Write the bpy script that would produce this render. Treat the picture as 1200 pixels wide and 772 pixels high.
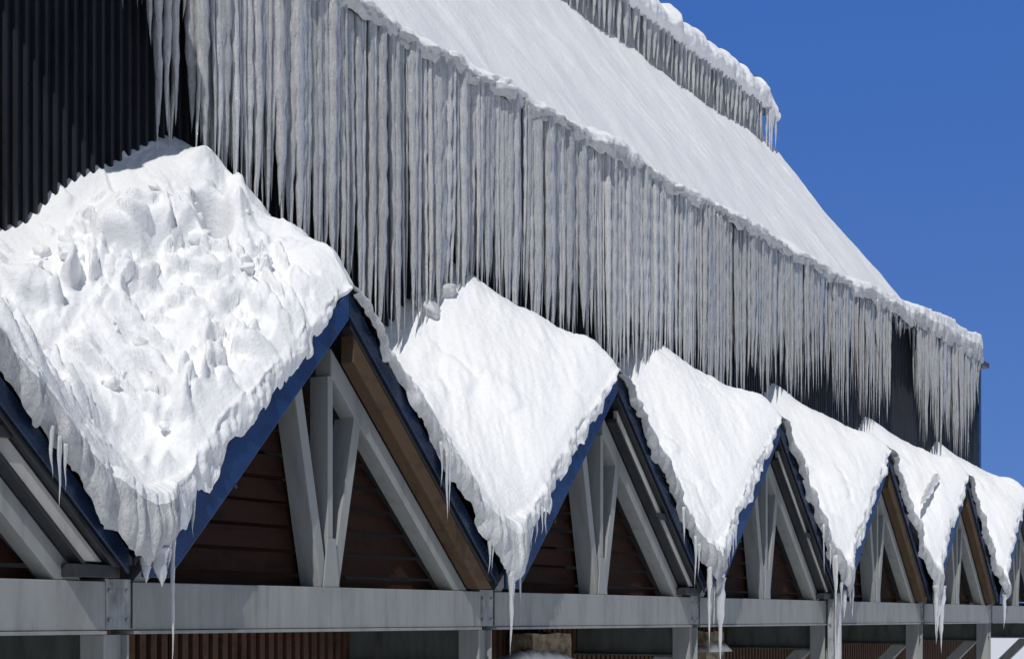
import bpy, bmesh, math, random
import numpy as np
from mathutils import Vector

for o in list(bpy.data.objects):
    bpy.data.objects.remove(o, do_unlink=True)
scene = bpy.context.scene
COL = scene.collection
random.seed(7)
RNG = np.random.default_rng(11)

# ------------------------------------------------------------------ camera
TH = math.radians(31.2)
cam_d = bpy.data.cameras.new('camera')
cam = bpy.data.objects.new('camera', cam_d)
COL.objects.link(cam)
cam.location = (0, 0, 0)
cam.rotation_euler = (math.radians(90), 0, TH - math.radians(90))
cam_d.sensor_width = 36
cam_d.lens = 54
cam_d.shift_y = 0.281
cam_d.clip_end = 6000
scene.camera = cam

# ------------------------------------------------------------------ light
SUN = Vector((-0.62, -0.19, 0.76)).normalized()
world = bpy.data.worlds.new('World')
scene.world = world
world.use_nodes = True
wn = world.node_tree.nodes
wl = world.node_tree.links
wn.clear()
sky = wn.new('ShaderNodeTexSky')
sky.sky_type = 'NISHITA'
sky.sun_disc = False
sky.sun_elevation = math.asin(SUN.z)
sky.sun_rotation = math.atan2(SUN.x, SUN.y)
sky.altitude = 2600
sky.air_density = 1.0
sky.dust_density = 0.0
sky.ozone_density = 4.0
tc = wn.new('ShaderNodeTexCoord')
ad = wn.new('ShaderNodeVectorMath'); ad.operation = 'ADD'; ad.inputs[1].default_value = (0, 0, 0.42)
nz = wn.new('ShaderNodeVectorMath'); nz.operation = 'NORMALIZE'
wl.new(tc.outputs['Generated'], ad.inputs[0])
wl.new(ad.outputs[0], nz.inputs[0])
wl.new(nz.outputs[0], sky.inputs[0])
bg = wn.new('ShaderNodeBackground')
bg.inputs['Strength'].default_value = 0.10
wo = wn.new('ShaderNodeOutputWorld')
# polarised deep blue away from the sun, warm tint added elsewhere to cut blue fill
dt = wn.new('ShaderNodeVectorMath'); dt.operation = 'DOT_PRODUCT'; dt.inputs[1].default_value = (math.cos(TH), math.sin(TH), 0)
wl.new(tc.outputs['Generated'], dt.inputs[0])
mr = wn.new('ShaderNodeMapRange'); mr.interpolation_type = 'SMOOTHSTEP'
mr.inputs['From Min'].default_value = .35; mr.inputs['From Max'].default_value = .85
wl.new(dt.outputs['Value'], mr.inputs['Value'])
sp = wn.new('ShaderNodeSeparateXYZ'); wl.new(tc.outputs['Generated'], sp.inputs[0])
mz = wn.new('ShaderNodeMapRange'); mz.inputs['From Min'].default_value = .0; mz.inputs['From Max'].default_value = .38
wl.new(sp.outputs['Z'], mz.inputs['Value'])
def mixc(a, b, fac, blend='MIX'):
    m = wn.new('ShaderNodeMix'); m.data_type = 'RGBA'; m.blend_type = blend
    for sock, val in ((m.inputs[6], a), (m.inputs[7], b)):
        if isinstance(val, tuple): sock.default_value = (*val, 1)
        else: wl.new(val, sock)
    if isinstance(fac, float): m.inputs[0].default_value = fac
    else: wl.new(fac, m.inputs[0])
    return m.outputs[2]
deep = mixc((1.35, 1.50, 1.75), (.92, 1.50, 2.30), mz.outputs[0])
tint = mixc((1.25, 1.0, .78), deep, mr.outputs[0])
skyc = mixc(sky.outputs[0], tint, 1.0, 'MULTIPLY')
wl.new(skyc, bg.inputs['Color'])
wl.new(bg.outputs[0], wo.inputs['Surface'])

sun_d = bpy.data.lights.new('sun', 'SUN')
sun_d.energy = 3.0
sun_d.angle = math.radians(0.5)
sun_d.color = (1.0, 0.965, 0.91)
sun = bpy.data.objects.new('sun', sun_d)
COL.objects.link(sun)
sun.rotation_euler = SUN.to_track_quat('Z', 'Y').to_euler()
sun.location = (-20, -10, 40)

vs = scene.view_settings
scene.display_settings.display_device = 'sRGB'
vs.view_transform = 'Standard'
vs.look = 'None'
vs.exposure = 0.0
vs.gamma = 1.0
vs.use_curve_mapping = False
cy = scene.cycles
cy.use_denoising = True
cy.max_bounces = 7
cy.diffuse_bounces = 4
cy.glossy_bounces = 3
cy.transmission_bounces = 5
cy.transparent_max_bounces = 6
cy.caustics_reflective = False
cy.caustics_refractive = False
cy.sample_clamp_indirect = 6

# ------------------------------------------------------------------ numpy noise
def _hash(ix, iy, seed):
    h = (ix.astype(np.int64) * 374761393 + iy.astype(np.int64) * 668265263 + seed * 974634751) & 0xffffffff
    h = ((h ^ (h >> 13)) * 1274126177) & 0xffffffff
    h = (h ^ (h >> 16)) & 0xffffffff
    return h
def _rnd(ix, iy, seed):
    return _hash(ix, iy, seed) / 4294967296.0
def pnoise(x, y, seed=0):
    x = np.asarray(x, float); y = np.asarray(y, float)
    x0 = np.floor(x); y0 = np.floor(y)
    fx = x - x0; fy = y - y0
    ix = x0.astype(np.int64); iy = y0.astype(np.int64)
    def g(dx, dy):
        a = _rnd(ix + dx, iy + dy, seed) * 2 * math.pi
        return np.cos(a) * (fx - dx) + np.sin(a) * (fy - dy)
    u = fx ** 3 * (fx * (fx * 6 - 15) + 10); v = fy ** 3 * (fy * (fy * 6 - 15) + 10)
    a = g(0, 0) * (1 - u) + g(1, 0) * u
    b = g(0, 1) * (1 - u) + g(1, 1) * u
    return (a * (1 - v) + b * v) * 1.5
def fbm(x, y, seed=0, octv=4, gain=.5):
    s = 0; a = 1.0; f = 1.0
    for k in range(octv):
        s = s + a * pnoise(x * f, y * f, seed + 17 * k)
        a *= gain; f *= 2.03
    return s
def worley(x, y, seed=0):
    x = np.asarray(x, float); y = np.asarray(y, float)
    ix = np.floor(x).astype(np.int64); iy = np.floor(y).astype(np.int64)
    f1 = np.full(x.shape, 9.0); f2 = np.full(x.shape, 9.0); rid = np.zeros(x.shape)
    gx = np.zeros(x.shape); gy = np.zeros(x.shape)
    for dx in (-1, 0, 1):
        for dy in (-1, 0, 1):
            cx = ix + dx; cy_ = iy + dy
            px = cx + _rnd(cx, cy_, seed + 1); py = cy_ + _rnd(cx, cy_, seed + 2)
            d = np.sqrt((px - x) ** 2 + (py - y) ** 2)
            m = d < f1
            f2 = np.where(m, f1, np.minimum(f2, d))
            rid = np.where(m, _rnd(cx, cy_, seed + 3), rid)
            gx = np.where(m, x - px, gx); gy = np.where(m, y - py, gy)
            f1 = np.where(m, d, f1)
    return f1, f2, rid, gx, gy
def smooth(a, b, x):
    t = np.clip((np.asarray(x, float) - a) / (b - a), 0, 1)
    return t * t * (3 - 2 * t)
def smax(a, b, k):
    h = np.clip(0.5 + 0.5 * (a - b) / k, 0, 1)
    return b * (1 - h) + a * h + k * h * (1 - h)

# ------------------------------------------------------------------ materials
def newmat(name):
    m = bpy.data.materials.new(name)
    m.use_nodes = True
    nt = m.node_tree
    return m, nt.nodes, nt.links, nt.nodes['Principled BSDF']
def coords(N, L, scale=(1, 1, 1), kind='Object'):
    t = N.new('ShaderNodeTexCoord'); mp = N.new('ShaderNodeMapping')
    mp.inputs['Scale'].default_value = scale
    L.new(t.outputs[kind], mp.inputs['Vector'])
    return mp.outputs['Vector']
def noise_node(N, L, vec, scale, detail=4, rough=.55):
    n = N.new('ShaderNodeTexNoise')
    n.inputs['Scale'].default_value = scale; n.inputs['Detail'].default_value = detail
    n.inputs['Roughness'].default_value = rough
    L.new(vec, n.inputs['Vector'])
    return n.outputs['Fac']
def ramp(N, L, fac, stops):
    r = N.new('ShaderNodeValToRGB')
    el = r.color_ramp.elements
    while len(el) < len(stops): el.new(0.5)
    for e, (p, c) in zip(el, stops):
        e.position = p; e.color = (*c, 1)
    L.new(fac, r.inputs['Fac'])
    return r.outputs['Color']
def bump(N, L, B, h, strength, dist, prev=None):
    b = N.new('ShaderNodeBump')
    b.inputs['Strength'].default_value = strength; b.inputs['Distance'].default_value = dist
    L.new(h, b.inputs['Height'])
    if prev is not None: L.new(prev, b.inputs['Normal'])
    L.new(b.outputs['Normal'], B.inputs['Normal'])
    return b.outputs['Normal']

def mat_snow(name, stretch=(1, 1, 1), c=(.86, .87, .885), bs=.5):
    m, N, L, B = newmat(name)
    v = coords(N, L, stretch)
    n1 = noise_node(N, L, v, 22, 5, .6)
    n2 = noise_node(N, L, v, 95, 3, .6)
    L.new(ramp(N, L, n1, [(.3, tuple(x * .965 for x in c)), (.7, c)]), B.inputs['Base Color'])
    B.inputs['Roughness'].default_value = .62
    B.inputs['Specular IOR Level'].default_value = .25
    p = bump(N, L, B, n1, bs, .03)
    bump(N, L, B, n2, bs * .7, .008, p)
    return m
def mat_ice(name, lo, hi, transm, rough, vscale=(30, 30, 1.6), bs=.5, bd=.012):
    m, N, L, B = newmat(name)
    v = coords(N, L, vscale)
    n1 = noise_node(N, L, v, 1.0, 4, .6)
    v2 = coords(N, L, (1, 1, .6))
    n2 = noise_node(N, L, v2, 52, 4, .65)
    mx = N.new('ShaderNodeMath'); mx.operation = 'MULTIPLY_ADD'
    mx.inputs[1].default_value = .45
    L.new(n2, mx.inputs[0]); 
    sc = N.new('ShaderNodeMath'); sc.operation = 'MULTIPLY'; sc.inputs[1].default_value = .55
    L.new(n1, sc.inputs[0]); L.new(sc.outputs[0], mx.inputs[2])
    oi = N.new('ShaderNodeObjectInfo')
    rr = N.new('ShaderNodeMath'); rr.operation = 'MULTIPLY_ADD'; rr.inputs[1].default_value = .26; rr.inputs[2].default_value = -.13
    L.new(oi.outputs['Random'], rr.inputs[0])
    ad = N.new('ShaderNodeMath'); ad.operation = 'ADD'
    L.new(mx.outputs[0], ad.inputs[0]); L.new(rr.outputs[0], ad.inputs[1])
    L.new(ramp(N, L, ad.outputs[0], [(.32, lo), (.52, tuple((a + b) / 2 for a, b in zip(lo, hi))), (.70, hi)]), B.inputs['Base Color'])
    B.inputs['Roughness'].default_value = rough
    B.inputs['IOR'].default_value = 1.31
    B.inputs['Transmission Weight'].default_value = transm
    p = bump(N, L, B, n1, bs, bd)
    bump(N, L, B, n2, bs, bd * .7, p)
    return m
def mat_paint(name, c, rough=.42, metal=0.0, wear=.12, bumps=.15, scale=6, stretch=(1, 1, .35), detail=6):
    m, N, L, B = newmat(name)
    v = coords(N, L, stretch)
    n1 = noise_node(N, L, v, scale, detail, .65 if detail > 3 else .4)
    n2 = noise_node(N, L, v, scale * 12, 3, .6)
    lo = tuple(x * (1 - wear * 1.6) for x in c); hi = tuple(min(1, x * (1 + wear)) for x in c)
    L.new(ramp(N, L, n1, [(.3, lo), (.5, c), (.72, hi)]), B.inputs['Base Color'])
    rg = N.new('ShaderNodeMapRange'); rg.inputs['To Min'].default_value = rough - .08; rg.inputs['To Max'].default_value = rough + .15
    L.new(n2, rg.inputs['Value']); L.new(rg.outputs[0], B.inputs['Roughness'])
    B.inputs['Metallic'].default_value = metal
    bump(N, L, B, n1, bumps, .01)
    return m
def mat_wood(name, lo, mid, hi, stretch, rough=.75, scale=1.0):
    m, N, L, B = newmat(name)
    v = coords(N, L, stretch)
    n1 = noise_node(N, L, v, scale, 6, .65)
    v2 = coords(N, L, (1, 1, 1))
    n2 = noise_node(N, L, v2, 9, 4, .6)
    mm = N.new('ShaderNodeMath'); mm.operation = 'MULTIPLY_ADD'; mm.inputs[1].default_value = .4
    L.new(n2, mm.inputs[0])
    sc = N.new('ShaderNodeMath'); sc.operation = 'MULTIPLY'; sc.inputs[1].default_value = .6
    L.new(n1, sc.inputs[0]); L.new(sc.outputs[0], mm.inputs[2])
    L.new(ramp(N, L, mm.outputs[0], [(.3, lo), (.5, mid), (.68, mid), (.74, hi)]), B.inputs['Base Color'])
    B.inputs['Roughness'].default_value = rough
    B.inputs['Specular IOR Level'].default_value = .25
    bump(N, L, B, n1, .5, .008)
    return m

M = {}
M['snow'] = mat_snow('snow', bs=.45)
M['snow_roof'] = mat_snow('wind_packed_snow', (.9, .8, .8), (.86, .87, .885), .4)
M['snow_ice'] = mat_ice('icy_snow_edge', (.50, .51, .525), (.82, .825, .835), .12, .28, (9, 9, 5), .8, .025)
M['ice_curtain'] = mat_ice('curtain_ice', (.56, .565, .575), (.97, .973, .978), .36, .07, (34, 34, 6.0), 1.0, .024)
B_ = M['ice_curtain'].node_tree.nodes['Principled BSDF']
B_.inputs['Coat Weight'].default_value = .7; B_.inputs['Coat Roughness'].default_value = .06
M['ice_clear'] = mat_ice('clear_icicle', (.80, .83, .87), (.95, .96, .97), .45, .12, (18, 18, 10), .8, .01)
M['clad'] = mat_paint('dark_cladding', (.018, .019, .024), .28, 0, .25, .03)
M['steel'] = mat_paint('grey_steel_paint', (.30, .31, .305), .42, 0, .14, .10, 2.2)
M['steel_side'] = M['steel']
M['joint'] = mat_paint('worn_joint_paint', (.29, .31, .32), .55, 0, .45, .3, 9)
def weather(m, spots, streak, dark):
    """peeled patches and run-down water marks that belong to the paint itself"""
    N = m.node_tree.nodes; L = m.node_tree.links; B = N['Principled BSDF']
    src = B.inputs['Base Color'].links[0].from_socket
    v = coords(N, L, (9, 9, .55)); n1 = noise_node(N, L, v, 1.0, 5, .65)
    r1 = ramp(N, L, n1, [(.50, (1, 1, 1)), (.70, (dark, dark, dark * .97))])
    v2 = coords(N, L, (1, 1, 1)); n2 = noise_node(N, L, v2, spots, 6, .7)
    r2 = ramp(N, L, n2, [(.60, (0, 0, 0)), (.635, (1, 1, 1))])
    m1 = N.new('ShaderNodeMix'); m1.data_type = 'RGBA'; m1.blend_type = 'MULTIPLY'; m1.inputs[0].default_value = streak
    L.new(src, m1.inputs[6]); L.new(r1, m1.inputs[7])
    m2 = N.new('ShaderNodeMix'); m2.data_type = 'RGBA'; m2.inputs[7].default_value = (.12, .14, .17, 1)
    L.new(r2, m2.inputs[0]); L.new(m1.outputs[2], m2.inputs[6])
    L.new(m2.outputs[2], B.inputs['Base Color'])
weather(M['joint'], 7, .8, .55)
weather(M['steel'], 26, .55, .62)
for nd in M['steel'].node_tree.nodes:
    if nd.type == 'VALTORGB' and abs(nd.color_ramp.elements[0].position - .60) < .001:
        nd.color_ramp.elements[0].position = .735; nd.color_ramp.elements[1].position = .76
M['steel'].node_tree.nodes['Principled BSDF'].inputs['Specular IOR Level'].default_value = .35
M['channel'] = mat_paint('bare_channel_metal', (.46, .445, .415), .5, 0, .15, .1, 4)
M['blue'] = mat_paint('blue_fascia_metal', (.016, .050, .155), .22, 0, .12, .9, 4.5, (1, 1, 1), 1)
M['blue_shade'] = mat_paint('shaded_blue_trim', (.012, .026, .062), .22, 0, .2, .8, 4.5, (1, 1, 1), 1)  # fascia blue again, with the shade of the right rakes put into the colour
M['dark'] = mat_paint('dark_flashing_metal', (.022, .024, .028), .3, .0, .2, .3, 5, (1, 1, 1))
M['roofmetal'] = mat_paint('roof_sheet_metal', (.05, .055, .065), .45, 0, .15, .1)
M['timber'] = mat_wood('weathered_timber', (.045, .028, .017), (.095, .060, .036), (.32, .20, .10), (2, 9, 9))
M['timber'].node_tree.nodes['Principled BSDF'].inputs['Roughness'].default_value = .8
M['plank'] = mat_wood('dark_red_planks', (.006, .003, .003), (.034, .0135, .0085), (.12, .05, .03), (1.2, 10, 14))
M['slat'] = mat_wood('brown_slats', (.03, .018, .012), (.10, .055, .035), (.17, .10, .065), (14, 10, 1.2))
M['stone'] = mat_paint('yellow_stone', (.26, .22, .15), .85, 0, .5, .8, 7, (1, 1, 1))
M['bracket'] = mat_paint('shaded_green_grey_paint', (.095, .108, .102), .5, 0, .3, .1, 5, (1, 1, .3))  # green-grey darkened: shade under the canopy is put into the colour
M['bolt'] = mat_paint('bolt_rubber', (.02, .018, .016), .5)

# ------------------------------------------------------------------ mesh helpers
def mesh_obj(name, V, F, mat, parent=None, smooth_=False, bevel=0, mats=None, midx=None):
    me = bpy.data.meshes.new(name)
    me.from_pydata([tuple(v) for v in V], [], [tuple(f) for f in F])
    if bevel:
        bm = bmesh.new(); bm.from_mesh(me)
        bmesh.ops.recalc_face_normals(bm, faces=bm.faces)
        es = [e for e in bm.edges if len(e.link_faces) == 2 and e.calc_face_angle(0) > .5]
        bmesh.ops.bevel(bm, geom=es, offset=bevel, segments=2, affect='EDGES', profile=.5, clamp_overlap=True)
        bm.to_mesh(me); bm.free()
    for mm in (mats or [mat]): me.materials.append(mm)
    if midx is not None: me.polygons.foreach_set('material_index', np.asarray(midx, np.int32))
    if smooth_: me.polygons.foreach_set('use_smooth', np.ones(len(me.polygons), bool))
    me.update()
    o = bpy.data.objects.new(name, me)
    COL.objects.link(o)
    if parent is not None: o.parent = parent
    return o
def tag(o, label, cat, group=None, kind=None):
    o['label'] = label; o['category'] = cat
    if group: o['group'] = group
    if kind: o['kind'] = kind
    return o
def thing(name, label, cat, loc=(0, 0, 0), group=None):
    o = bpy.data.objects.new(name, None); COL.objects.link(o)
    o.location = loc; o.empty_display_size = .2
    return tag(o, label, cat, group)
def struct(o):
    o['kind'] = 'structure'; return o

class MB:
    def __init__(s): s.V = []; s.F = []
    def box(s, x0, x1, y0, y1, z0, z1):
        b = len(s.V)
        s.V += [(x0, y0, z0), (x1, y0, z0), (x1, y1, z0), (x0, y1, z0), (x0, y0, z1), (x1, y0, z1), (x1, y1, z1), (x0, y1, z1)]
        s.F += [tuple(b + i for i in f) for f in ((0, 3, 2, 1), (4, 5, 6, 7), (0, 1, 5, 4), (1, 2, 6, 5), (2, 3, 7, 6), (3, 0, 4, 7))]
        return s
    def prism_y(s, poly, y0, y1):          # polygon in (x, z), extruded along y
        b = len(s.V); n = len(poly)
        s.V += [(x, y0, z) for x, z in poly] + [(x, y1, z) for x, z in poly]
        s.F.append(tuple(b + i for i in range(n))); s.F.append(tuple(b + n + i for i in reversed(range(n))))
        for i in range(n):
            j = (i + 1) % n
            s.F.append((b + i, b + n + i, b + n + j, b + j))
        return s
    def prism_x(s, poly, x0, x1):          # polygon in (y, z), extruded along x
        b = len(s.V); n = len(poly)
        s.V += [(x0, y, z) for y, z in poly] + [(x1, y, z) for y, z in poly]
        s.F.append(tuple(b + i for i in range(n))); s.F.append(tuple(b + n + i for i in reversed(range(n))))
        for i in range(n):
            j = (i + 1) % n
            s.F.append((b + i, b + n + i, b + n + j, b + j))
        return s
    def out(s, name, mat, parent=None, bevel=.004, smooth_=False):
        me = mesh_obj(name, s.V, s.F, mat, parent, smooth_, bevel)
        if not bevel:
            bm = bmesh.new(); bm.from_mesh(me.data); bmesh.ops.recalc_face_normals(bm, faces=bm.faces); bm.to_mesh(me.data); bm.free()
        return me

def grid_faces(nx, ny):
    i = np.arange(nx - 1)[:, None] * ny + np.arange(ny - 1)[None, :]
    i = i.ravel()
    return np.stack([i, i + ny, i + ny + 1, i + 1], 1)
def grid_obj(name, P, mats, midx=None, parent=None):
    """P: (nx, ny, 3) array of points -> smooth grid mesh."""
    nx, ny, _ = P.shape
    F = grid_faces(nx, ny)
    me = bpy.data.meshes.new(name)
    me.vertices.add(nx * ny); me.vertices.foreach_set('co', P.reshape(-1).astype(np.float32))
    me.loops.add(len(F) * 4); me.loops.foreach_set('vertex_index', F.reshape(-1).astype(np.int32))
    me.polygons.add(len(F)); me.polygons.foreach_set('loop_start', np.arange(len(F), dtype=np.int32) * 4)
    for mm in mats: me.materials.append(mm)
    if midx is not None: me.polygons.foreach_set('material_index', np.asarray(midx, np.int32).ravel())
    me.polygons.foreach_set('use_smooth', np.ones(len(F), bool))
    me.update(calc_edges=True); me.validate()
    o = bpy.data.objects.new(name, me); COL.objects.link(o)
    if parent is not None: o.parent = parent
    return o

# ------------------------------------------------------------------ dimensions (metres, eye height = 0)
BAY = 5.005
XJ = [8.02 + BAY * n for n in range(-1, 7)]         # valley joints
XA = [10.522 + BAY * n for n in range(-1, 6)]       # gable apexes
YF = 8.0                                            # fascia plane
YW = 9.95                                           # main wall
ZA, SL = 2.79, 0.95                                 # apex height, rake slope
BT, BB = 0.26, -0.09                                # beam top / bottom
EAVE_Z, EAVE_Y = 6.237, 9.58
XEND = 38.9
GROUND = -4.2

# ------------------------------------------------------------------ ground
g = MB(); g.V = [(-2500, -2500, GROUND), (2500, -2500, GROUND), (2500, 2500, GROUND), (-2500, 2500, GROUND)]; g.F = [(0, 1, 2, 3)]
struct(g.out('snow_ground', M['snow'], bevel=0))

# ------------------------------------------------------------------ main building
bld = thing('lodge_building', 'tall dark building with ribbed metal walls rising behind the row of gables', 'building', (23, 14, GROUND))
def W(o):                                            # keep world coordinates under a moved parent
    o.location = (-o.parent.location.x, -o.parent.location.y, -o.parent.location.z); return o
# ribbed cladding
pitch = .105
xs = np.arange(2.0, XEND, pitch)
prof = []
for x in xs:
    prof += [(x, 0.0), (x + .050, 0.0), (x + .062, -.046), (x + .088, -.046)]
prof.append((XEND, 0.0))
V = []; F = []
for x, dy in prof:
    V += [(x, YW + dy, 2.3), (x, YW + dy, EAVE_Z + .05)]
for i in range(len(prof) - 1):
    F.append((2 * i, 2 * i + 2, 2 * i + 3, 2 * i + 1))
W(mesh_obj('ribbed_wall', V, F, M['clad'], bld))
b = MB(); b.box(XEND + .004, XEND + .25, YW - .03, 22, GROUND, EAVE_Z + .1)
W(b.out('end_wall', M['clad'], bld))
b = MB(); b.box(XEND - .09, XEND + .09, YW - .075, YW - .038, 2.3, EAVE_Z - .02)
W(b.out('corner_trim', M['blue'], bld))
# horizontal planks behind the gables
b = MB(); z = .10
while z < 2.9:
    b.prism_x([(YW + .0, z), (YW - .055, z + .012), (YW - .02, z + .232), (YW, z + .232)], 2.0, XEND - .12); z += .255
W(b.out('plank_wall', M['plank'], bld, bevel=0))
# vertical slats lower down
b = MB(); x = 2.0
while x < XEND - .2:
    b.box(x, x + .075, YW - .05, YW - .002, GROUND, .06); x += .135
W(b.out('slat_wall', M['slat'], bld, bevel=0))
b = MB(); b.box(1.9, XEND - .1, YW + .004, YW + .2, GROUND, 2.9)
W(b.out('backing_wall', M['dark'], bld, bevel=0))
# lower roof slab, gutter, upper tier
def roofprof(y):                                     # snow surface on the main roof, y measured from eave
    y = np.asarray(y, float)
    return 6.42 + .30 * smooth(-.1, .9, y) + np.where(y < 1.5, .20 * y, .30 + (y - 1.5) * 1.36) + .12 * smooth(1.0, 2.2, y) * smooth(4.5, 2.5, y)
b = MB(); b.prism_x([(EAVE_Y + .10, EAVE_Z - .02), (EAVE_Y + .10, EAVE_Z + .10), (11.2, 6.5), (15.3, 11.1), (15.3, 10.9), (11.2, 6.3), (YW, EAVE_Z - .02)], 2.0, XEND + .1)
W(b.out('roof', M['roofmetal'], bld, bevel=0))
b = MB(); b.box(36.5, 38.35, EAVE_Y + .11, EAVE_Y + .186, EAVE_Z - .12, EAVE_Z + .02)
W(b.out('gutter', M['blue'], bld))
b = MB(); b.box(8, 36.9, 15.35, 22, 8.0, 12.9)
W(b.out('upper_wall', M['clad'], bld, bevel=0))
b = MB(); b.box(7.8, 37.15, 14.95, 22, 12.904, 13.05)
W(b.out('upper_roof', M['roofmetal'], bld))

# ------------------------------------------------------------------ steel beam, columns
beam = thing('canopy_beam', 'long grey steel beam running under all the gables', 'beam', (XJ[0], 8.17, BB))
for n in range(len(XJ) - 1):
    b = MB(); b.box(XJ[n] + .135, XJ[n + 1] - .135, 8.17, 8.46, BB, BT)
    W(b.out('beam_span', M['steel'], beam, .006))
    b = MB(); b.box(XJ[n] + .135, XJ[n + 1] - .135, 8.155, 8.4, BB - .03, BB - .004)
    W(b.out('bottom_flange', M['steel'], beam, .003))
for n, xj in enumerate(XJ):
    b = MB(); b.box(xj - .129, xj + .129, 8.185, 8.44, BB + .005, BT + .02)
    o = W(b.out('joint_plate', M['joint'], beam, .005))
    for bx_ in (-.085, .085):
        for bz in (-.02, .19):
            b = MB(); k = len(b.V)
            b.prism_y([(xj + bx_ + .017 * math.cos(i * math.pi / 3), bz + .017 * math.sin(i * math.pi / 3)) for i in range(6)], 8.168, 8.184)
            W(b.out('bolt', M['joint'], beam, .002))
    # weld seams with rust
    b = MB(); b.box(xj - .140, xj - .1245, 8.178, 8.20, BB + .01, BT); b.box(xj + .1245, xj + .140, 8.178, 8.20, BB + .01, BT)
    W(b.out('weld_seam', M['dark'], beam, .002))
which = ['leftmost in the picture below the peeling plate', 'second from the left in the picture', 'third from the left in the picture', 'under the tip of the third snow tongue',
         'beside the ice-sheathed drainpipe', 'third from the right end', 'second from the right end', 'at the far right end']
for n, xj in enumerate(XJ):
    t = thing('bracket_column', 'grey steel column with bracket, ' + which[n], 'column', (xj, 8.3, GROUND), 'steel columns under the beam')
    b = MB()
    b.box(xj - .125, xj - .105, 8.20, 8.44, GROUND, BB - .034)
    b.box(xj + .105, xj + .125, 8.20, 8.44, GROUND, BB - .034)
    b.box(xj - .103, xj + .103, 8.26, 8.285, GROUND, BB - .034)
    W(b.out('post', M['steel'], t, .003))
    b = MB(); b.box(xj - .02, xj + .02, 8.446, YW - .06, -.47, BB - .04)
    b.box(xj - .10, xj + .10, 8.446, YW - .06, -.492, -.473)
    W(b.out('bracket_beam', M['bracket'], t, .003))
    b = MB(); b.prism_x([(8.45, -.50), (8.72, -.50), (YW - .06, -1.68), (YW - .06, -1.96)], xj - .07, xj + .07)
    W(b.out('knee_brace', M['steel'], t, .003))

# ------------------------------------------------------------------ gables
def rake_poly(side, top0, top1, a0, a1, taper=0.0):
    """band hanging under the roof line between distances a0..a1 from the apex; top0/top1 = drop of the upper/lower edge."""
    p = [(a0, -top0 - SL * a0), (a1, -top0 - SL * a1), (a1, -top1 - taper - SL * a1), (a0, -top1 - SL * a0)]
    return [(side * x, z) for x, z in p]
def halfband(side, d0, d1, zmin, taper=0.0, amax=2.47, a0=0.0):
    """like rake_poly but cut level at zmin below the apex"""
    a_out = min(amax, (-zmin - d0) / SL); a_in = min(amax, (-zmin - d1 - taper) / SL)
    p = [(a0, -d0 - SL * a0), (a_out, -d0 - SL * a_out), (a_in, -d1 - taper - SL * a_in), (a0, -d1 - SL * a0)]
    return [(side * x, z) for x, z in p]
GP = {}
def part_mesh(key, fn):
    if key not in GP: GP[key] = fn()
    return GP[key]
ZB = BT + .003 - ZA          # beam top in apex coordinates
kinds = ['channel', 'timber', 'channel', 'channel', 'timber', 'timber', 'timber']
glab = ['nearest open gable cut by the left frame edge, grey channel beside blue trim',
        'largest fully visible open gable with brown timber and grey struts',
        'middle open gable with grey channel and black bracket, second after the timbered big one',
        'open gable with beige channel ending at the ice-sheathed drainpipe',
        'open gable with pale brown timber, first after the ice-sheathed drainpipe',
        'open gable with pale brown timber, right of the leaning ice shard',
        'farthest open gable half cut by the right frame edge']
protos = {}
def copy_part(src, parent):
    o = src.copy(); COL.objects.link(o); o.parent = parent; return o
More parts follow.
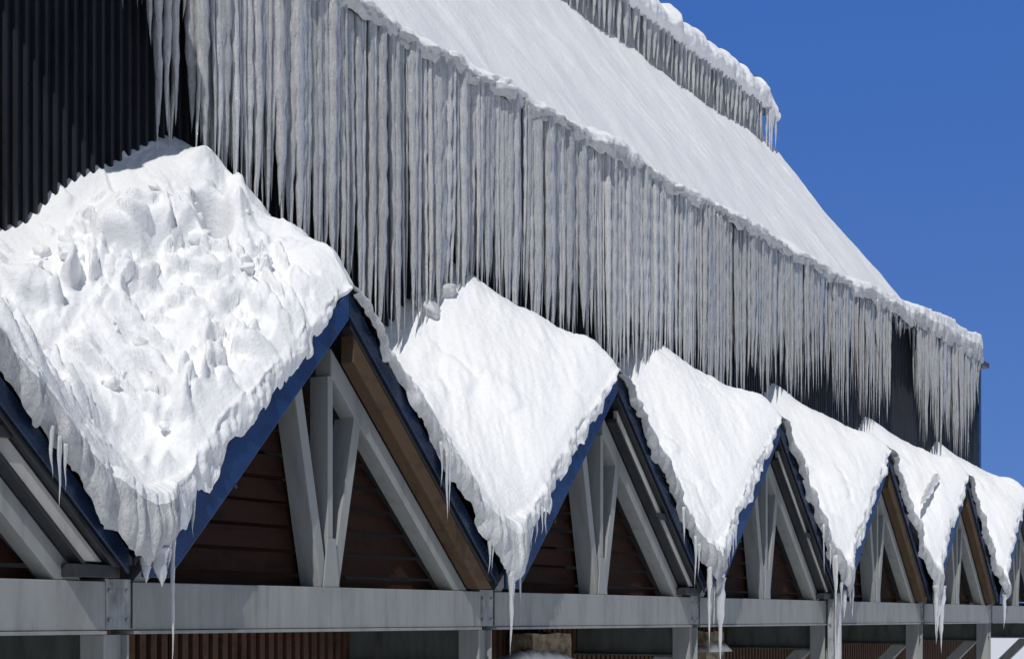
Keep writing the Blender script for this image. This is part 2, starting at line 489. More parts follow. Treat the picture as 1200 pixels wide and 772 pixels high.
def build_gable(root, kind):
    parts = []
    def P(mb, name, mat, bevel=.004): parts.append(mb.out(name, mat, root, bevel))
    # fascias: the left one widens towards the valley
    P(MB().prism_y([(0, 0), (-2.43, -SL * 2.43), (-2.43, -2.50), (-2.17, -2.50), (-1.4, -SL * 1.4 - .38), (-.4, -SL * .4 - .28), (0, -.24)], 0, .03), 'fascia', M['blue'], .006)
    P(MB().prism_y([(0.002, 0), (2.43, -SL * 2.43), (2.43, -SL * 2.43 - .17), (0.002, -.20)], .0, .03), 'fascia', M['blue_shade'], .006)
    P(MB().prism_y(halfband(1, .175, .235, -2.43, a0=.06), .034, .15), 'under_flashing', M['dark'], .004)
    for s in (-1, 1):
        P(MB().prism_y(rake_poly(s, -.004, .05, .003, 2.49), .032, YW - YF - .01), 'roof_panel', M['roofmetal'], 0)
    # steel rafters
    for s in (-1, 1):
        P(MB().prism_y(halfband(s, .47, .70, ZB, a0=.002) if s > 0 else halfband(s, .30, .44, ZB, a0=.002), .20, .37), 'rafter', M['steel'], .005)
    # plank infill set back in the bay
    b = MB(); z = ZB - .1
    while z < -.75:
        w0 = min(2.40, (-.62 - z) / SL); w1 = (-.62 - z - .19) / SL
        if w1 > .05:
            yb = .50
            i0 = len(b.V)
            b.V += [(-w0, yb - .035, z + .012), (w0, yb - .035, z + .012), (w1, yb - .012, z + .185), (-w1, yb - .012, z + .185),
                    (-w0, yb + .02, z + .012), (w0, yb + .02, z + .012), (w1, yb + .02, z + .185), (-w1, yb + .02, z + .185)]
            b.F += [tuple(i0 + i for i in f) for f in ((0, 1, 2, 3), (5, 4, 7, 6), (0, 4, 5, 1), (3, 2, 6, 7), (1, 5, 6, 2), (0, 3, 7, 4))]
        z += .205
    P(b, 'plank_infill', M['plank'], 0)
    # king post and V struts
    P(MB().box(-.035, .035, .205, .40, ZB, -.71), 'king_post', M['steel'], .003)
    for s in (-1, 1):
        z0, z1 = ZB, -1.03
        x0, x1 = s * .075, s * .40
        if s < 0: z1 = -.78; x1 = -.45
        w = .055
        P(MB().prism_y([(x0 - w, z0), (x0 + w, z0), (x1 + w, z1), (x1 - w, z1)], .21, .43), 'strut', M['steel'], .004)
    P(MB().prism_y([(-.11, ZB), (.11, ZB), (.055, ZB + .42), (-.055, ZB + .42)], .19, .203), 'gusset_plate', M['steel'], .002)
    if kind == 'timber':
        P(MB().prism_y(halfband(1, .235, .475, ZB + .02, a0=.12, amax=2.44), .045, .185), 'timber_rafter', M['timber'], .008)
    else:
        P(MB().prism_y(halfband(1, .245, .42, ZB + .13, a0=.18, amax=2.3), .10, .15), 'channel', M['channel'], .004)
        P(MB().prism_y(halfband(1, .425, .465, ZB + .11, a0=.1, amax=2.3), .07, .19), 'channel_lip', M['dark'], .003)
        b = MB(); a = 1.22; b.box(a - .02, a + .24, .06, .20, -.40 - SL * a - .05, -.40 - SL * a + .03)
        P(b, 'bracket', M['dark'], .004)
        b = MB(); b.box(1.98, 2.40, .06, .20, ZB + .02, ZB + .11)
        P(b, 'bracket', M['dark'], .004)
    for a, s, d in ((.22, -1, .16), (1.45, -1, .40), (.28, 1, .12)):
        bm = bmesh.new()
        bmesh.ops.create_uvsphere(bm, u_segments=10, v_segments=6, radius=.018)
        me = bpy.data.meshes.new('bolt'); 
        for v in bm.verts: v.co.y *= .6
        bm.to_mesh(me); bm.free(); me.materials.append(M['bolt'])
        o = bpy.data.objects.new('bolt', me); COL.objects.link(o); o.parent = root
        o.location = (s * a, -.004, -SL * a - d); parts.append(o)
    return parts
for n, xa in enumerate(XA):
    root = thing('gable_frame', glab[n], 'gable', (xa, YF, ZA), 'snow-laden gables along the canopy')
    k = kinds[n]
    if k not in protos:
        protos[k] = build_gable(root, k)
    else:
        for p in protos[k]: copy_part(p, root)

# ------------------------------------------------------------------ valley snow
HOLLOW = (9.98, 9.05)
RIDGE_B = [4.3, 4.42, 4.12, 4.05, 3.98, 3.95, 3.95]
def ridge_h(X):
    return np.interp(X, XA, RIDGE_B)
def snow_base(X, Y):
    X = np.asarray(X, float); Y = np.asarray(Y, float)
    ph = (X - XA[0]) / BAY
    k = np.round(ph); du = (ph - k) * BAY            # signed distance to nearest apex
    a = np.abs(du); right = du > 0
    zr = ZA - SL * (np.sqrt(a * a + .05 ** 2) - .05)
    t = np.where(right, .04 + .22 * smooth(.05, 1.5, a), .06 + .12 * smooth(.1, 1.2, a))
    fill = np.interp(X, XJ, [.85, .92, .96, .86, .80, .90, .74, .8])
    zf = smax(zr + t, fill + .03, .38)
    ab = np.abs(du + .36 * smooth(13.2, 14.5, X))
    zb = ridge_h(X) - .72 * (np.sqrt(ab * ab + .30 ** 2) - .30)
    zb = smax(zb, 2.85 + 0 * a, .5)
    v = np.clip((Y - YF) / (YW - YF), 0, 1.1)
    gl = np.maximum(v, 0) ** .88
    hump = .10 * np.exp(-((v - .16) / .13) ** 2) * np.exp(-(a / .5) ** 2)
    crest = .11 * np.exp(-((du + .45) / .5) ** 2) * smooth(.72, .95, v) * smooth(14, 17, X)
    return zf * (1 - gl) + zb * gl + hump + crest
def snow_noise(X, Y, n):
    s = (X + Y) * .7071; c = (X - Y) * .7071
    e = (smooth(0, .35, Y - YF) * .7 + .3) * (1 - .65 * smooth(1.35, 1.85, Y - YF))
    if n == 0:
        wx = X + .25 * pnoise(X * 1.5, Y * 1.5, 5); wy = Y + .25 * pnoise(X * 1.5, Y * 1.5, 6)
        h = .12 * fbm(X * 1.0, Y * 1.0, 3, 3)
        ws = (wx + wy) * .7071; wc = (wx - wy) * .7071
        sm = smooth(-.25, .35, fbm(X * .9, Y * .9, 77, 2))
        h = h + .07 * pnoise(ws * .9, wc * 2.6, 8) + (.010 + .022 * sm) * fbm(ws * 2.2, wc * 6.0, 9, 4, .55)
        ridgefade = smooth(.0, .55, np.abs(X - XA[1])) * .75 + .25
        for sc, amp, t0, sd in ((1.25, .20, .02, 21), (2.4, .14, .08, 31), (4.6, .085, .10, 41), (9, .035, .12, 51)):
            f = fbm(ws * sc * 1.25 + 3, wc * sc * 1.0, sd, 3, .45)
            g_ = fbm(X * .8, Y * .9, sd + 5, 2)
            h = h + ridgefade * amp * smooth(t0, t0 + .22, f) * (1 + .8 * f) * smooth(-.05 if sc < 2 else .02, .40, g_)
        hx, hy = HOLLOW
        h = h - .40 * np.exp(-(((X - hx) / .15) ** 2 + ((Y - hy) / .15) ** 2) ** 2) + .16 * np.exp(-(((X - hx + .22) / .2) ** 2 + ((Y - hy - .10) / .16) ** 2) ** 2)
        h = h + .25 * np.exp(-(((X - 10.36) / .24) ** 2 + ((Y - 9.55) / .20) ** 2))
        h = h + .005 * fbm(X * 18, Y * 18, 55, 4, .6)
    else:
        h = .045 * fbm(X * .9, Y * .9, 3 + n, 2) + .022 * pnoise(s * 1.1, c * 4.5, 8 + n) + .010 * fbm(s * 3.5, c * 13, 9 + n, 3)
        f1, f2, rid, gx, gy = worley(X * 3.2, Y * 3.2, 60 + n)
        m = smooth(.15, .5, fbm(X * .9 + 4, Y * .9, 71 + n, 2)) + smooth(.55, .1, Y - YF) * .5 + smooth(1.3, 1.85, Y - YF) * .8
        h = h + .05 * m * np.where(rid > .55, 1, 0) * np.maximum(np.minimum((f2 - f1) * 2, .6) + .3 * gx, 0)
        h = h + .005 * fbm(X * 24, Y * 24, 55, 2)
    return h * e
snow_lab = ['snow bank far left behind the nearest gable, mostly out of frame', 'largest rough lumpy snow slope filling the left of the picture',
            'smooth snow slope right of the large timbered gable, icy chunk at its top',
            'snow slope tapering to an icicled tip, left edge along beige channel with black bracket',
            'snow slope directly left of the first pale timber gable', 'snow slope with a thin ice shard sticking out of it',
            'farthest small snow slope against the blue sky']
SNOW_N = {}
def snow_z(X, Y, n=None):
    X = np.asarray(X, float)
    out = snow_base(X, Y)
    return out
for n in range(0, 7):
    x0, x1 = (XA[n - 1], XA[n]) if n > 0 else (XA[0] - BAY, XA[0])
    idx = n - 1                                         # 0 = the big lumpy one
    step = .0145 if idx == 0 else (.02 if idx < 3 else .028)
    if idx < 0: step = .05
    nx = int((x1 - x0) / step) + 1
    X = np.linspace(x0, x1, nx)
    a_r = X - x0; a_l = x1 - X                          # distances from the right-slope apex / left-slope apex
    right = a_r < a_l
    a = np.minimum(a_r, a_l)
    zr = ZA - SL * a
    valley = smooth(1.75, 2.4, a)
    # front edge
    jag = fbm(X * 3.0, X * 0 + 3.3 * n, 80 + n, 5, .62)
    fine = fbm(X * 14, X * 0 + 1.7 * n, 90 + n, 3, .6)
    yl = YF - .018 + .022 * jag + .014 * fine           # left slopes: edge recedes raggedly behind the trim
    yr = YF - .075 - .05 * jag - .010 * fine
    wr = smooth(-.35, .15, a_l - a_r)
    w_edge = np.clip(wr + valley * (a_l < 2.5) * smooth(1.9, 2.5, a_l), 0, 1)
    yf = yl * (1 - w_edge) + yr * w_edge
    yf = yf - .10 * valley
    ny = int((YW + .02 - YF) / step)
    tt = np.linspace(0, 1, ny)
    Y = yf[:, None] + (YW + .02 - yf[:, None]) * tt[None, :]
    XX = np.repeat(X[:, None], ny, 1)
    hn = snow_noise(XX, Y, idx)
    if n > 0:                                           # meet the neighbouring bank at the shared ridge
        wb = smooth(.0, .45, a_r)[:, None]
        hn = hn * wb + snow_noise(XX, Y, idx - 1) * (1 - wb)
    lw = smooth(.0, .25, Y - yf[:, None]) * smooth(1.95, 1.7, Y - YF) * smooth(-.1, .25, a_r - a_l)[:, None] * smooth(.0, .5, a_l)[:, None]
    Z = snow_base(XX, np.maximum(Y, YF)) + hn * (1 - .28 * lw)
    XX = XX - .50 * hn * lw
    Yd = -.45 * hn * lw                                 # lumps swell out along the slope's normal
    # soften the front top edge
    dfront = Y - yf[:, None]
    rad = np.where(w_edge > .5, .09, .05)[:, None]
    Z = Z - rad * np.sqrt(np.clip(1 - dfront / (rad * 1.6), 0, 1)) ** 3 * .8
    ztop = Z[:, 0]
    drip = np.maximum(0, .03 + .11 * fbm(X * 2.3, X * 0 + 9 + n, 120 + n, 4, .6)) + .02 * np.maximum(fine, 0)
    dl = smooth(.1, .5, a) * np.maximum(-.01, .085 + .13 * fbm(X * 2.6, X * 0 + 4 + n, 180 + n, 3, .6) + .02 * fine)
    zbot = zr + .012 - drip * w_edge - dl * (1 - w_edge) - .05 * valley
    zbot = np.minimum(zbot, ztop - .02)
    rows = 12
    P = np.zeros((nx, ny + rows, 3))
    q = np.linspace(0, 1, rows, endpoint=False)
    for r in range(rows):
        P[:, r, 0] = X
        zz = zbot + (ztop - zbot) * q[r]
        und = (.035 - .012 * w_edge) * fbm(X * (4 - 1.5 * (w_edge > .5)), zz * 4 + n * 3, 150 + n, 4, .55) + .05 * np.sin(math.pi * min(1, q[r] * 1.05)) * (.3 + .7 * w_edge)
        P[:, r, 1] = yf - und + .03 * (1 - q[r]) * w_edge + (0.05 * (1 - q[r])) * (1 - w_edge) * 0
        P[:, r, 2] = zz
    P[:, 0, 1] = np.where(w_edge > .5, P[:, 0, 1] + .02, P[:, 0, 1])
    P[:, rows:, 0] = XX; P[:, rows:, 1] = Y + Yd; P[:, rows:, 2] = Z
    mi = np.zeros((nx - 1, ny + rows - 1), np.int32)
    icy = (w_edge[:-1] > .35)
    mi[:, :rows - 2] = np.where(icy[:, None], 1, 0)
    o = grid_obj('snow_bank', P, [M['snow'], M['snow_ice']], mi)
    tag(o, snow_lab[n], 'snow', 'snow banks lying between the gables')

# ------------------------------------------------------------------ main roof snow
X = np.concatenate([np.linspace(6.5, 22, 420), np.linspace(22, 38.2, 340)[1:]])
yy = np.concatenate([np.linspace(0, .9, 34), np.linspace(.9, 5.6, 110)[1:]])
XX, YY = np.meshgrid(X, yy, indexing='ij')
edge = .06 * fbm(XX * .9, 0 * XX, 201, 5, .6) - .40 * smooth(7.2, 7.8, XX) * smooth(9.7, 9.0, XX)  # out-of-view bulge added at the left to shadow the first slope
Yw = EAVE_Y + .03 + YY + edge * np.exp(-YY / .3)
Z = roofprof(YY) + .42 * smooth(27, 37, XX) * np.exp(-YY / 1.8)
Z = Z + .10 * fbm(XX * .45, YY * .6, 211, 3) + .012 * fbm(XX * 1.6 + .6 * pnoise(XX, YY, 5), YY * 1.6, 213, 4, .6) + .008 * fbm(XX * 7, YY * 9, 215, 3)
near = np.exp(-YY / .9)
f1, f2, rid, gx, gy = worley(XX * 2.6, YY * 2.6, 221)
Z = Z + near * (.035 * fbm(XX * 2.2, YY * 2.2, 217, 4, .6) + .03 * (rid > .6) * np.minimum((f2 - f1) * 1.8, .6))
f1, f2, rid, gx, gy = worley(XX * 4.0 + YY, YY * 2.4, 231)
m = smooth(.0, .5, fbm(XX * .35, YY * .5, 233, 2)) * .6 + smooth(20, 34, XX) * .4
Z = Z + m * .05 * (rid > .6) * np.minimum((f2 - f1) * 1.8, .6)
# rounded right end
endf = smooth(38.2, 37.9, XX)
Z = Z - .14 * (1 - endf) ** 2
rows = 10
ny = len(yy)
P = np.zeros((len(X), ny + rows, 3))
ze = Z[:, 0]
zb = EAVE_Z - .02 + .09 * fbm(X * 1.2, X * 0, 241, 5, .6) 
for r in range(rows):
    q = r / rows
    P[:, r, 0] = X; P[:, r, 2] = zb + (ze - zb) * q
    P[:, r, 1] = Yw[:, 0] - .04 * math.sin(math.pi * q) * (1 + 1.5 * fbm(X * 3, X * 0 + q * 2, 251, 4, .6)) + .02 * (1 - q) ** 2 - .04 * np.exp(-((q - .2) / .2) ** 2) * 0
P[:, rows:, 0] = XX; P[:, rows:, 1] = Yw; P[:, rows:, 2] = Z
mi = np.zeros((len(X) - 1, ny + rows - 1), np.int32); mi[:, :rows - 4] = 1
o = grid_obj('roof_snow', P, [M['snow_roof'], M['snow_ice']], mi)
# right end cap of the slab
E = P[-1]
V = [tuple(p) for p in E] + [(p[0] - .02, p[1], max(EAVE_Z, p[2] - .95)) for p in E]
k = len(E)
Fc = [(i, i + 1, k + i + 1, k + i) for i in range(k - 1)]
cap = mesh_obj('snow_end', V, Fc, M['snow_roof'], None, True)
cap.parent = o
tag(o, 'wide steep snow field on the main roof above the icicle curtain', 'snow')

# small snow guards sticking out of the roof snow near its right end
for i, (gx_, gy_, sz_) in enumerate(((37.75, 11.15, .16), (37.8, 10.9, .20), (37.85, 10.55, .14))):
    gz = float(roofprof(np.array(gy_ - EAVE_Y))) + .10
    t = thing('snow_guard', ['middle-sized snow guard stub, highest of three at the right roof end', 'largest snow guard stub, between the two smaller ones at the right roof end', 'smallest snow guard stub, lowest of three at the right roof end'][i],
              'snow guard', (gx_, gy_, gz), 'snow guards near the right roof end')
    MB().box(-.03, .03, -.03, .03, -.2, sz_ + .05).out('post', M['dark'], t, .004)
    MB().box(-.12, .05, -.06, .06, sz_ + .052, sz_ + .12).out('cap', M['channel'], t, .006)

# ------------------------------------------------------------------ upper roof snow
X = np.linspace(20, 37.55, 420)
s = np.linspace(0, 1, 40)
P = np.zeros((len(X), 40 + 30, 3))
top = 13.74 + .10 * fbm(X * .7, X * 0, 301, 4, .55) + .10 * fbm(X * .3, X * 0 + 2, 305, 2) - .42 * smooth(36.9, 37.55, X) ** 2 + .10 * fbm(X * 1.6, X * 0 + 5, 306, 3)
bot = 13.02 - .22 * smooth(37.0, 37.55, X) ** 2 - .06 * fbm(X * 1.3, X * 0, 303, 3)
yl = 14.86 + .10 * fbm(X * 1.1, X * 0, 307, 4, .55)
bulge = .20
for r in range(40):
    q = r / 39
    P[:, r, 0] = X
    P[:, r, 2] = bot + (top - bot) * q
    P[:, r, 1] = yl - bulge * math.sin(math.pi * q ** .8) ** .7 + .16 * q ** 3 + .05 * fbm(X * 2.5, X * 0 + q * 2, 309, 3)
for r in range(30):
    q = (r + 1) / 30
    P[:, 40 + r, 0] = X; P[:, 40 + r, 1] = P[:, 39, 1] + q * 5.5
    P[:, 40 + r, 2] = top + .12 * np.sin(min(q * 6, 1) * 1.57) + .03 * fbm(X * .8, X * 0 + q * 4, 311, 3) * min(1, q * 4)
o = grid_obj('upper_snow', P, [M['snow_roof']])
E = P[-1]; V = [tuple(p) for p in E] + [(p[0] - .01, p[1] + .02, 13.03) for p in E]; k = len(E)
cap = mesh_obj('snow_end', V, [(i, i + 1, k + i + 1, k + i) for i in range(k - 1)], M['snow_roof'], None, True)
cap.parent = o
tag(o, 'thick snow slab overhanging the upper roof edge against blue sky', 'snow')

# ------------------------------------------------------------------ icicles
def icicle_mesh(L, R, seed, rings=16, sides=8, taper=1.6, tip=.12, wob=.012, ribs=.18, flat=1.0, leanx=0.0):
    rs = random.Random(seed)
    V = []; F = []
    ph = [rs.random() * 10 for _ in range(6)]
    for i in range(rings):
        t = (i / (rings - 1)) ** .9
        r = R * max(tip * (1 - t) + .02, (1 - t ** taper)) * (1 + ribs * math.sin(ph[0] + L * 11 * t) * .5 + ribs * math.sin(ph[1] + L * 23 * t) * .5 + ribs * .5 * (rs.random() - .5))
        cx = wob * (math.sin(ph[2] + 3 * t) + .6 * math.sin(ph[3] + 9 * t)) * t + leanx * t * L
        cyy = wob * (math.sin(ph[4] + 3.3 * t)) * t
        for j in range(sides):
            an = 2 * math.pi * j / sides
            rr = r * (1 + .16 * math.sin(2 * an + ph[5]) + .10 * math.sin(3 * an + ph[0] + t * 2))
            V.append((cx + rr * math.cos(an), cyy + rr * flat * math.sin(an), -L * t))
    for i in range(rings - 1):
        for j in range(sides):
            F.append((i * sides + j, i * sides + (j + 1) % sides, (i + 1) * sides + (j + 1) % sides, (i + 1) * sides + j))
    V.append((V[-1][0], V[-1][1], -L - .01)); tipi = len(V) - 1
    b = (rings - 1) * sides
    for j in range(sides): F.append((b + j, b + (j + 1) % sides, tipi))
    F.append(tuple(reversed(range(sides))))
    return V, F
def put_icicle(x, y, z, L, R, seed, mat, label, group, **kw):
    V, F = icicle_mesh(L, R, seed, **kw)
    o = mesh_obj('icicle', V, F, mat, None, True)
    o.location = (x, y, z)
    return tag(o, label, 'icicle', group)
class Merge:
    def __init__(s): s.V = []; s.F = []
    def add(s, x, y, z, V, F):
        b = len(s.V)
        s.V += [(vx + x, vy + y, vz + z) for vx, vy, vz in V]; s.F += [tuple(b + i for i in f) for f in F]

def curtain_bottom(x):
    """lowest height the curtain reaches at x (the snow stops it too)"""
    base = 3.25 + .25 * float(pnoise(x * .35, 2.0, 401)) - .45 * float(smooth(15.8, 14.6, x) * smooth(12.0, 12.8, x)) + .22 * float(smooth(21, 26, x))
    if 30.9 < x < 32.7: base = 5.80
    if x > 36.9: base = 3.7 + (x - 36.9) * 1.1
    return base
rest = Merge()
LAB = 'long ribbed icicle frozen into the dense grey curtain below the main eave'
GRP = 'icicles of the curtain under the main eave'
slots = []                                            # (x, clump edge?, clump random)
x = 10.44
while x < 38.05:
    w = random.choice([.14, .22, .3, .45, .7]) * random.uniform(.8, 1.25); cr = random.random(); x1 = x + w
    first = True
    while x < x1:
        stp = random.uniform(.050, .076)
        slots.append((x, first or x + stp >= x1, cr)); first = False
        x += stp
    x += random.choice([.0, .015, .035, .065]) + .02 * float(smooth(22, 30, x))
cnt = 0
for x, is_edge, cr in slots:
    sep = float(smooth(21, 29, x))
    zb = curtain_bottom(x) + (.45 + .25 * sep) * cr ** 2 + random.random() ** 2 * (.35 + 1.1 * sep) + (.25 if is_edge else 0)
    for row in range(3):
        R = random.choice([.024, .032, .038, .044, .050, .062]) * random.uniform(.85, 1.15) - .006 * sep
        yy_ = EAVE_Y + .055 + .05 * random.random() + row * .080
        xx_ = x + random.uniform(-.012, .012) + row * .04
        z0 = EAVE_Z + .07 + .06 * random.random()
        zt = zb + (0, random.uniform(.1, .9), random.uniform(.5, 1.7))[row]
        sz = float(snow_base(xx_, yy_))
        zt = max(zt, sz - .10)
        L = max(.15, z0 - zt)
        kw = dict(rings=34, sides=9, taper=random.choice([2.6, 3.5, 5.0]) * (1 - .62 * sep), tip=.18, wob=.02, ribs=.19, leanx=.008 + random.uniform(-.006, .006))
        if row == 1 and is_edge and random.random() < .35: continue
        if row == 0 and cnt < 172:
            put_icicle(xx_, yy_, z0, L, R, cnt * 3 + 1, M['ice_curtain'], LAB, GRP, **kw); cnt += 1
        else:
            V, F = icicle_mesh(L, R, random.randint(0, 9999), **{**kw, 'rings': 26, 'sides': 7})
            rest.add(xx_, yy_, z0, V, F)
o = mesh_obj('icicle_curtain', rest.V, rest.F, M['ice_curtain'], None, True)
tag(o, 'farther and rear icicles of the main eave curtain seen as one mass', 'icicles', None, 'stuff')
# column at the left and short ones beside it
for i in range(9):
    xx_ = 9.92 + .055 * i
    put_icicle(xx_, EAVE_Y + .16 + .07 * (i % 2), EAVE_Z + .1, EAVE_Z - 3.9 - random.random() * .5 - (.0 if 1 < i < 8 else 1.0), random.uniform(.03, .05), 900 + i,
               M['ice_curtain'], 'thin icicle in the narrow separate column left of the dense curtain', 'icicles of the narrow column at left', rings=24, taper=2.4, wob=.02, ribs=.25)
for i, (xx_, L) in enumerate(((8.75, .95), (9.25, .88), (9.52, 1.12), (9.70, 1.05), (9.78, 1.0))):
    put_icicle(xx_, EAVE_Y + .1, EAVE_Z + .1, L, .03, 930 + i, M['ice_clear'], 'short thin icicle tip hanging before the dark ribbed wall at top left', 'short icicle tips at top left', taper=1.1)

# upper curtain: sheet with ribs + end icicles
X = np.linspace(20, 37.0, 900)
zrow = np.linspace(0, 1, 12)
P = np.zeros((len(X), 12, 3))
rib = np.abs(np.sin(X * 24 + 3 * pnoise(X * 2, X * 0, 501))) * .05 + .05 * fbm(X * 3, X * 0, 503, 3)
zbot = roofprof(np.full_like(X, 5.3)) - .20
for r in range(12):
    q = zrow[r]
    P[:, r, 0] = X
    P[:, r, 1] = 14.93 - rib * (1 - .3 * q) + .04 * fbm(X * 6, X * 0 + q * 1.2, 505, 3)
    P[:, r, 2] = 13.05 + (zbot - 13.05) * q
P = P[:, ::-1]
o = grid_obj('ice_sheet', P, [M['ice_curtain']])
tag(o, 'ribbed grey ice sheet between the upper snow slab and the main roof snow', 'ice')
up = 0
for i in range(46):
    xx_ = 26.3 + i * .231 + random.uniform(-.05, .05)
    put_icicle(xx_, 14.82, 13.08, random.uniform(.7, 1.15), random.uniform(.04, .075), 1000 + i, M['ice_curtain'],
               'short thick icicle in the row below the upper snow slab', 'icicles below the upper snow slab', rings=12, taper=2.2)
for i, (xx_, L, yy_) in enumerate(((37.02, 1.4, 14.8), (37.12, 1.6, 14.76), (37.20, 1.2, 14.74), (37.26, .5, 14.7), (37.43, 1.0, 14.72), (37.49, .8, 14.74))):
    put_icicle(xx_, yy_, 13.06, L, .045, 1100 + i, M['ice_clear'], 'icicle hanging free at the right corner of the upper snow slab', 'icicles at the upper slab corner', taper=1.3)

# valley icicles
VL = ['at the snow tip above the peeling beam plate', 'at the snow tip right of the big timbered gable', 'at the long tip of the third snow slope',
      'at the tip beside the ice-sheathed drainpipe', 'at the snow tip between the two pale timber gables', 'at the farthest snow tip']
spec = {0: [(.10, .10, .085), (.32, 1.1, .03), (.02, .05, .04), (.19, .0, .03), (.55, .3, .03), (.46, .18, .02)],
        1: [(-.05, .85, .04), (.03, .55, .03), (.22, .28, .03), (.30, .18, .02), (.42, .30, .03), (.50, .22, .025), (.60, .24, .025), (.72, .26, .02), (.80, .35, .025)],
        2: [(-.25, 1.0, .035), (-.14, .45, .03), (.0, .5, .045), (.10, 1.15, .065), (.18, .6, .05), (.30, .3, .03), (.42, .62, .035), (.50, .30, .03), (.60, .35, .03), (.70, .32, .03), (.80, .30, .03), (.66, .22, .02)],
        3: [(-.55, .6, .04), (-.2, .35, .03), (-.02, .4, .045), (.22, .5, .04), (.36, .78, .06), (.45, .3, .04)],
        4: [(-.18, .9, .06), (-.06, .8, .06), (.08, 1.0, .09), (.18, 1.25, .09), (.30, .75, .09), (.40, .6, .07)],
        5: [(-.1, .7, .06), (.05, .3, .05), (.2, .25, .04)]}
for n in spec:
    xj = XJ[n + 1]
    for i, (dx, L, R) in enumerate(spec[n]):
        X_ = xj + dx
        if dx < -.3: zt = 1.0
        else: zt = max(.42, ZA - SL * (BAY / 2 - abs(dx))) + .0
        zt = min(zt, .95)
        if dx > .25: zt = ZA - SL * (BAY / 2 - dx) + .05
        put_icicle(X_, (YF - .13 + .03 * (i % 3)) if dx < .25 else YF - .035, zt, (L * (.8 if n else 1)) + ((zt - .40) * .6 + .12 if dx < .25 else .08), R, 2000 + 37 * n + i, M['ice_clear'],
                   'icicle ' + VL[n], 'icicles ' + VL[n], rings=20, taper=1.1, ribs=.28, wob=.012)
# icicles along the lower right rakes
for n, items in {0: [(5.525 + 1.62, .25), (5.53 + 1.68, .38), (5.53 + 1.73, .22)], 1: [(XA[1] + 1.26, .32), (XA[1] + 1.36, .52), (XA[1] + 1.40, .4), (XA[1] + 2.10, .3), (XA[1] + 2.16, .22)],
                 2: [(XA[2] + 1.55, .35), (XA[2] + 1.9, .55), (XA[2] + 2.0, .3)], 3: [(XA[3] + 1.5, .65), (XA[3] + 1.8, .3), (XA[3] + 1.95, .5)]}.items():
    names = ['on the ice lip of the nearest blue trim at far left', 'on the ice lip beside the big brown timber', 'on the ice lip beside the channel with black bracket', 'on the ice lip beside the last beige channel']
    for i, (X_, L) in enumerate(items):
        zt = ZA - SL * (X_ - XA[n]) + .03
        put_icicle(X_, YF - .10, zt, L + .1, .022, 3000 + 11 * n + i, M['ice_clear'], 'thin icicle ' + names[n], 'icicles ' + names[n], rings=14, taper=1.0, ribs=.25)
# ragged fringe on the left rakes
# ------------------------------------------------------------------ snow chunks on the big slope
def project_to_world(px, py, n_iter=0):
    """ray from the eye through a photo pixel, met with the snow surface"""
    rx = (px - 600) / 1800; rz = (723 - py) / 1800
    f = (math.cos(TH), math.sin(TH)); r = (math.sin(TH), -math.cos(TH))
    d = np.array([f[0] + rx * r[0], f[1] + rx * r[1], rz])
    ts = np.linspace(9, 40, 6000)
    p = d[None, :] * ts[:, None]
    ok = (p[:, 1] > YF) & (p[:, 1] < YW + .1)
    under = ok & (p[:, 2] < snow_base(p[:, 0], np.clip(p[:, 1], YF, YW)))
    i = np.argmax(under)
    return p[i]
def chunk(px, py, size, seed, label, sq=(1, 1, 1), lift=.3, rot=0.0):
    P0 = project_to_world(px, py)
    rs = np.random.default_rng(seed)
    bm = bmesh.new()
    pts = rs.normal(size=(15, 3)); pts /= np.linalg.norm(pts, axis=1)[:, None]
    pts *= rs.uniform(.8, 1.1, (15, 1))
    for p in pts: bm.verts.new(p)
    r = bmesh.ops.convex_hull(bm, input=bm.verts)
    bmesh.ops.triangulate(bm, faces=bm.faces)
    bmesh.ops.subdivide_edges(bm, edges=bm.edges, cuts=3, use_grid_fill=True)
    for _ in range(1): bmesh.ops.smooth_vert(bm, verts=bm.verts, factor=.4, use_axis_x=True, use_axis_y=True, use_axis_z=True)
    vs_ = np.array([v.co for v in bm.verts])
    nn = .20 * fbm(vs_[:, 0] * 1.3 + vs_[:, 2], vs_[:, 1] * 1.3 - vs_[:, 2] * 1.1, seed, 5, .6)
    for v, k in zip(bm.verts, nn):
        v.co = v.co * (1 + float(k))
        v.co = Vector((v.co.x * size * sq[0], v.co.y * size * sq[1], v.co.z * size * sq[2]))
    me = bpy.data.meshes.new('snow_chunk'); bm.to_mesh(me); bm.free()
    me.polygons.foreach_set('use_smooth', np.ones(len(me.polygons), bool))
    me.materials.append(M['snow'])
    o = bpy.data.objects.new('snow_chunk', me); COL.objects.link(o)
    o.location = (P0[0], P0[1] + .0, P0[2] + size * (lift - .35))
    o.rotation_euler = (rs.uniform(-.5, .5), rs.uniform(-.5, .5), rot)
    return tag(o, label, 'snow chunk', 'snow chunks lying on the big slope')

rc = random.Random(5)
centres = [(222, 262), (235, 290), (70, 330), (118, 400), (165, 440), (240, 470), (150, 265), (300, 315), (60, 300)]
for i in range(46):
    cx_, cy_ = rc.choice(centres)
    px_ = cx_ + rc.gauss(0, 24); py_ = cy_ + rc.gauss(0, 20)
    if px_ < 5 or py_ < 215: continue
    P0 = project_to_world(px_, py_)
    if P0[1] < YF + .15 or P0[1] > 9.6: continue
    o = chunk(px_, py_, rc.choice([.03, .04, .05, .07, .10]), 100 + i, 'small broken snow clod scattered on the big lumpy slope', (rc.uniform(.9, 1.6), .9, rc.uniform(.7, 1.1)), 0, rc.uniform(0, 3))
    zz = float(snow_base(P0[0], P0[1])) + float(snow_noise(np.array([P0[0]]), np.array([P0[1]]), 0)[0])
    o.location.z = zz + .012

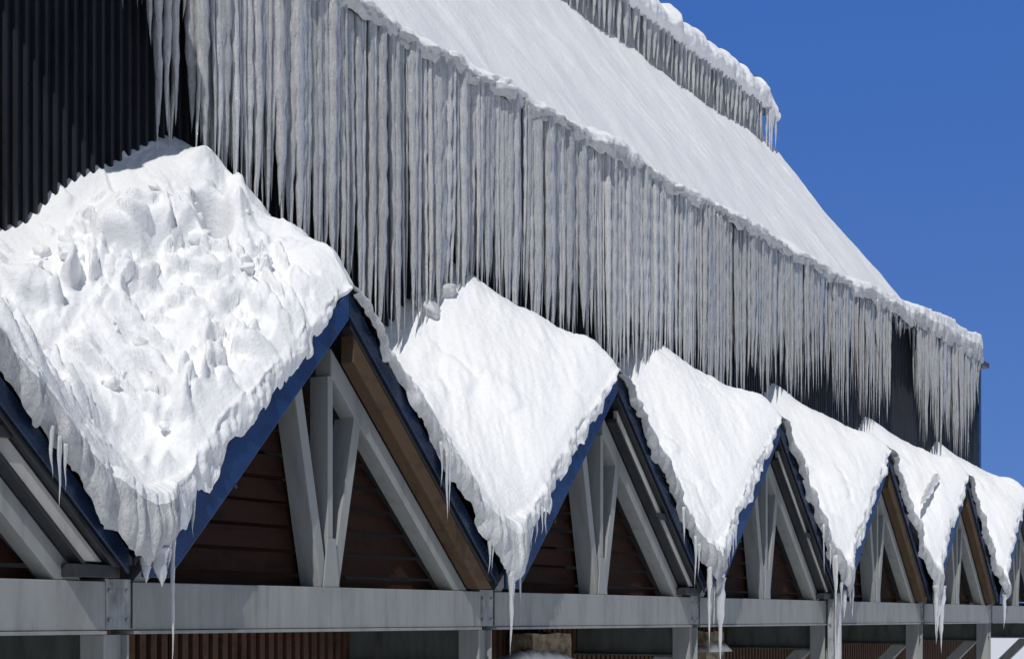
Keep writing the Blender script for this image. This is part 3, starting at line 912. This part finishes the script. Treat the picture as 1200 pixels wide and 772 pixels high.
# icy chunk at the top of the second slope
for i, (px, py, s_, lab) in enumerate(((505, 355, .26, 'grey icy lump against the curtain at the top of the second slope'), (522, 340, .20, 'upright icy lump right beside the curtain foot on the second slope'))):
    o = chunk(px, py, s_ * .8, 40 + i, lab, (1.2, .9, 1.3), .12, .3)
    o['group'] = 'icy lumps at the curtain foot'
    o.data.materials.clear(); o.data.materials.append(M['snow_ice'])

# leaning ice shard on the fifth slope
p = project_to_world(1066, 588)
V, F = icicle_mesh(1.25, .11, 77, rings=10, taper=5.0, ribs=.3, flat=.5)
o = mesh_obj('ice_shard', V, F, M['ice_curtain'], None, True)
o.location = (p[0] + .75, p[1] - .30, p[2] + .50); o.rotation_euler = (0, math.radians(62), 0)
tag(o, 'broken grey ice shard stuck slanting in the snow slope', 'ice shard')

# ice-sheathed drainpipe
xj = XJ[4]
X = np.linspace(-.15, .15, 24)
V = []; F = []
t = thing('drainpipe', 'pale ice-sheathed drainpipe running down over the beam', 'drainpipe', (xj - .02, 8.1, GROUND))
b = MB(); b.box(-.12, .12, -.05, .05, 0, .34 - GROUND)
b.out('pipe', M['joint'], t, .01)
nz_ = 60
P = np.zeros((24, nz_, 3))
for i in range(24):
    P[i, :, 0] = X[i]; zz = np.linspace(0, .38 - GROUND, nz_)
    P[i, :, 2] = zz
    P[i, :, 1] = -.062 - .02 * np.abs(np.sin(X[i] * 60 + .5 * np.sin(zz * 2))) - .03 * (1 - (X[i] / .15) ** 2)
o = grid_obj('ice_sheath', P, [M['snow_ice']]); o.parent = t

# stones with snow behind the beam
def stone(x0, x1, z0, z1, lab):
    t = thing('stone_block', lab, 'stone', ((x0 + x1) / 2, YW - .3, z0), 'stone blocks under the beam')
    w = (x1 - x0) / 2
    bm = bmesh.new(); bmesh.ops.create_cube(bm, size=1)
    bmesh.ops.scale(bm, vec=(2 * w, .34, z1 - z0), verts=bm.verts)
    bmesh.ops.subdivide_edges(bm, edges=bm.edges, cuts=7, use_grid_fill=True)
    for v in bm.verts:
        k = float(fbm(v.co.x * 5 + v.co.y * 3, v.co.z * 5 - v.co.y * 2, int(x0 * 10), 4, .6))
        v.co += v.co.normalized() * .03 * k; v.co.z += (z1 - z0) / 2
    me = bpy.data.meshes.new('block'); bm.to_mesh(me); bm.free(); me.materials.append(M['stone'])
    o = bpy.data.objects.new('block', me); COL.objects.link(o); o.parent = t
    return t
def ledge_snow(x0, x1, z, lab):
    X = np.linspace(x0, x1, 40); a = np.linspace(0, math.pi, 14)
    P = np.zeros((40, 14, 3))
    h = .16 * np.sin(np.clip((X - x0) / (x1 - x0), .0, 1) * math.pi) ** .4 * (1 + .3 * fbm(X * 4, X * 0, int(x0 * 7), 3))
    for j in range(14):
        P[:, j, 0] = X; P[:, j, 1] = YW - .42 - .14 * math.cos(a[j]); P[:, j, 2] = z + h * math.sin(a[j]) ** .7
    o = grid_obj('ledge_snow', P, [M['snow']])
    tag(o, lab, 'snow', 'snow pads below the beam')
stone(16.15, 17.1, -.78, -.2, 'pale yellow stone block below the beam under the middle gable')
stone(21.3, 21.95, -.95, -.2, 'brown stone block below the beam behind the longest icicle')
stone(26.1, 26.5, -.95, -.2, 'narrow stone block below the beam behind the drainpipe')
ledge_snow(15.4, 17.1, -.56, 'snow pad beside the pale yellow stone block')
ledge_snow(21.2, 22.1, -.52, 'snow pad in front of the brown stone block')
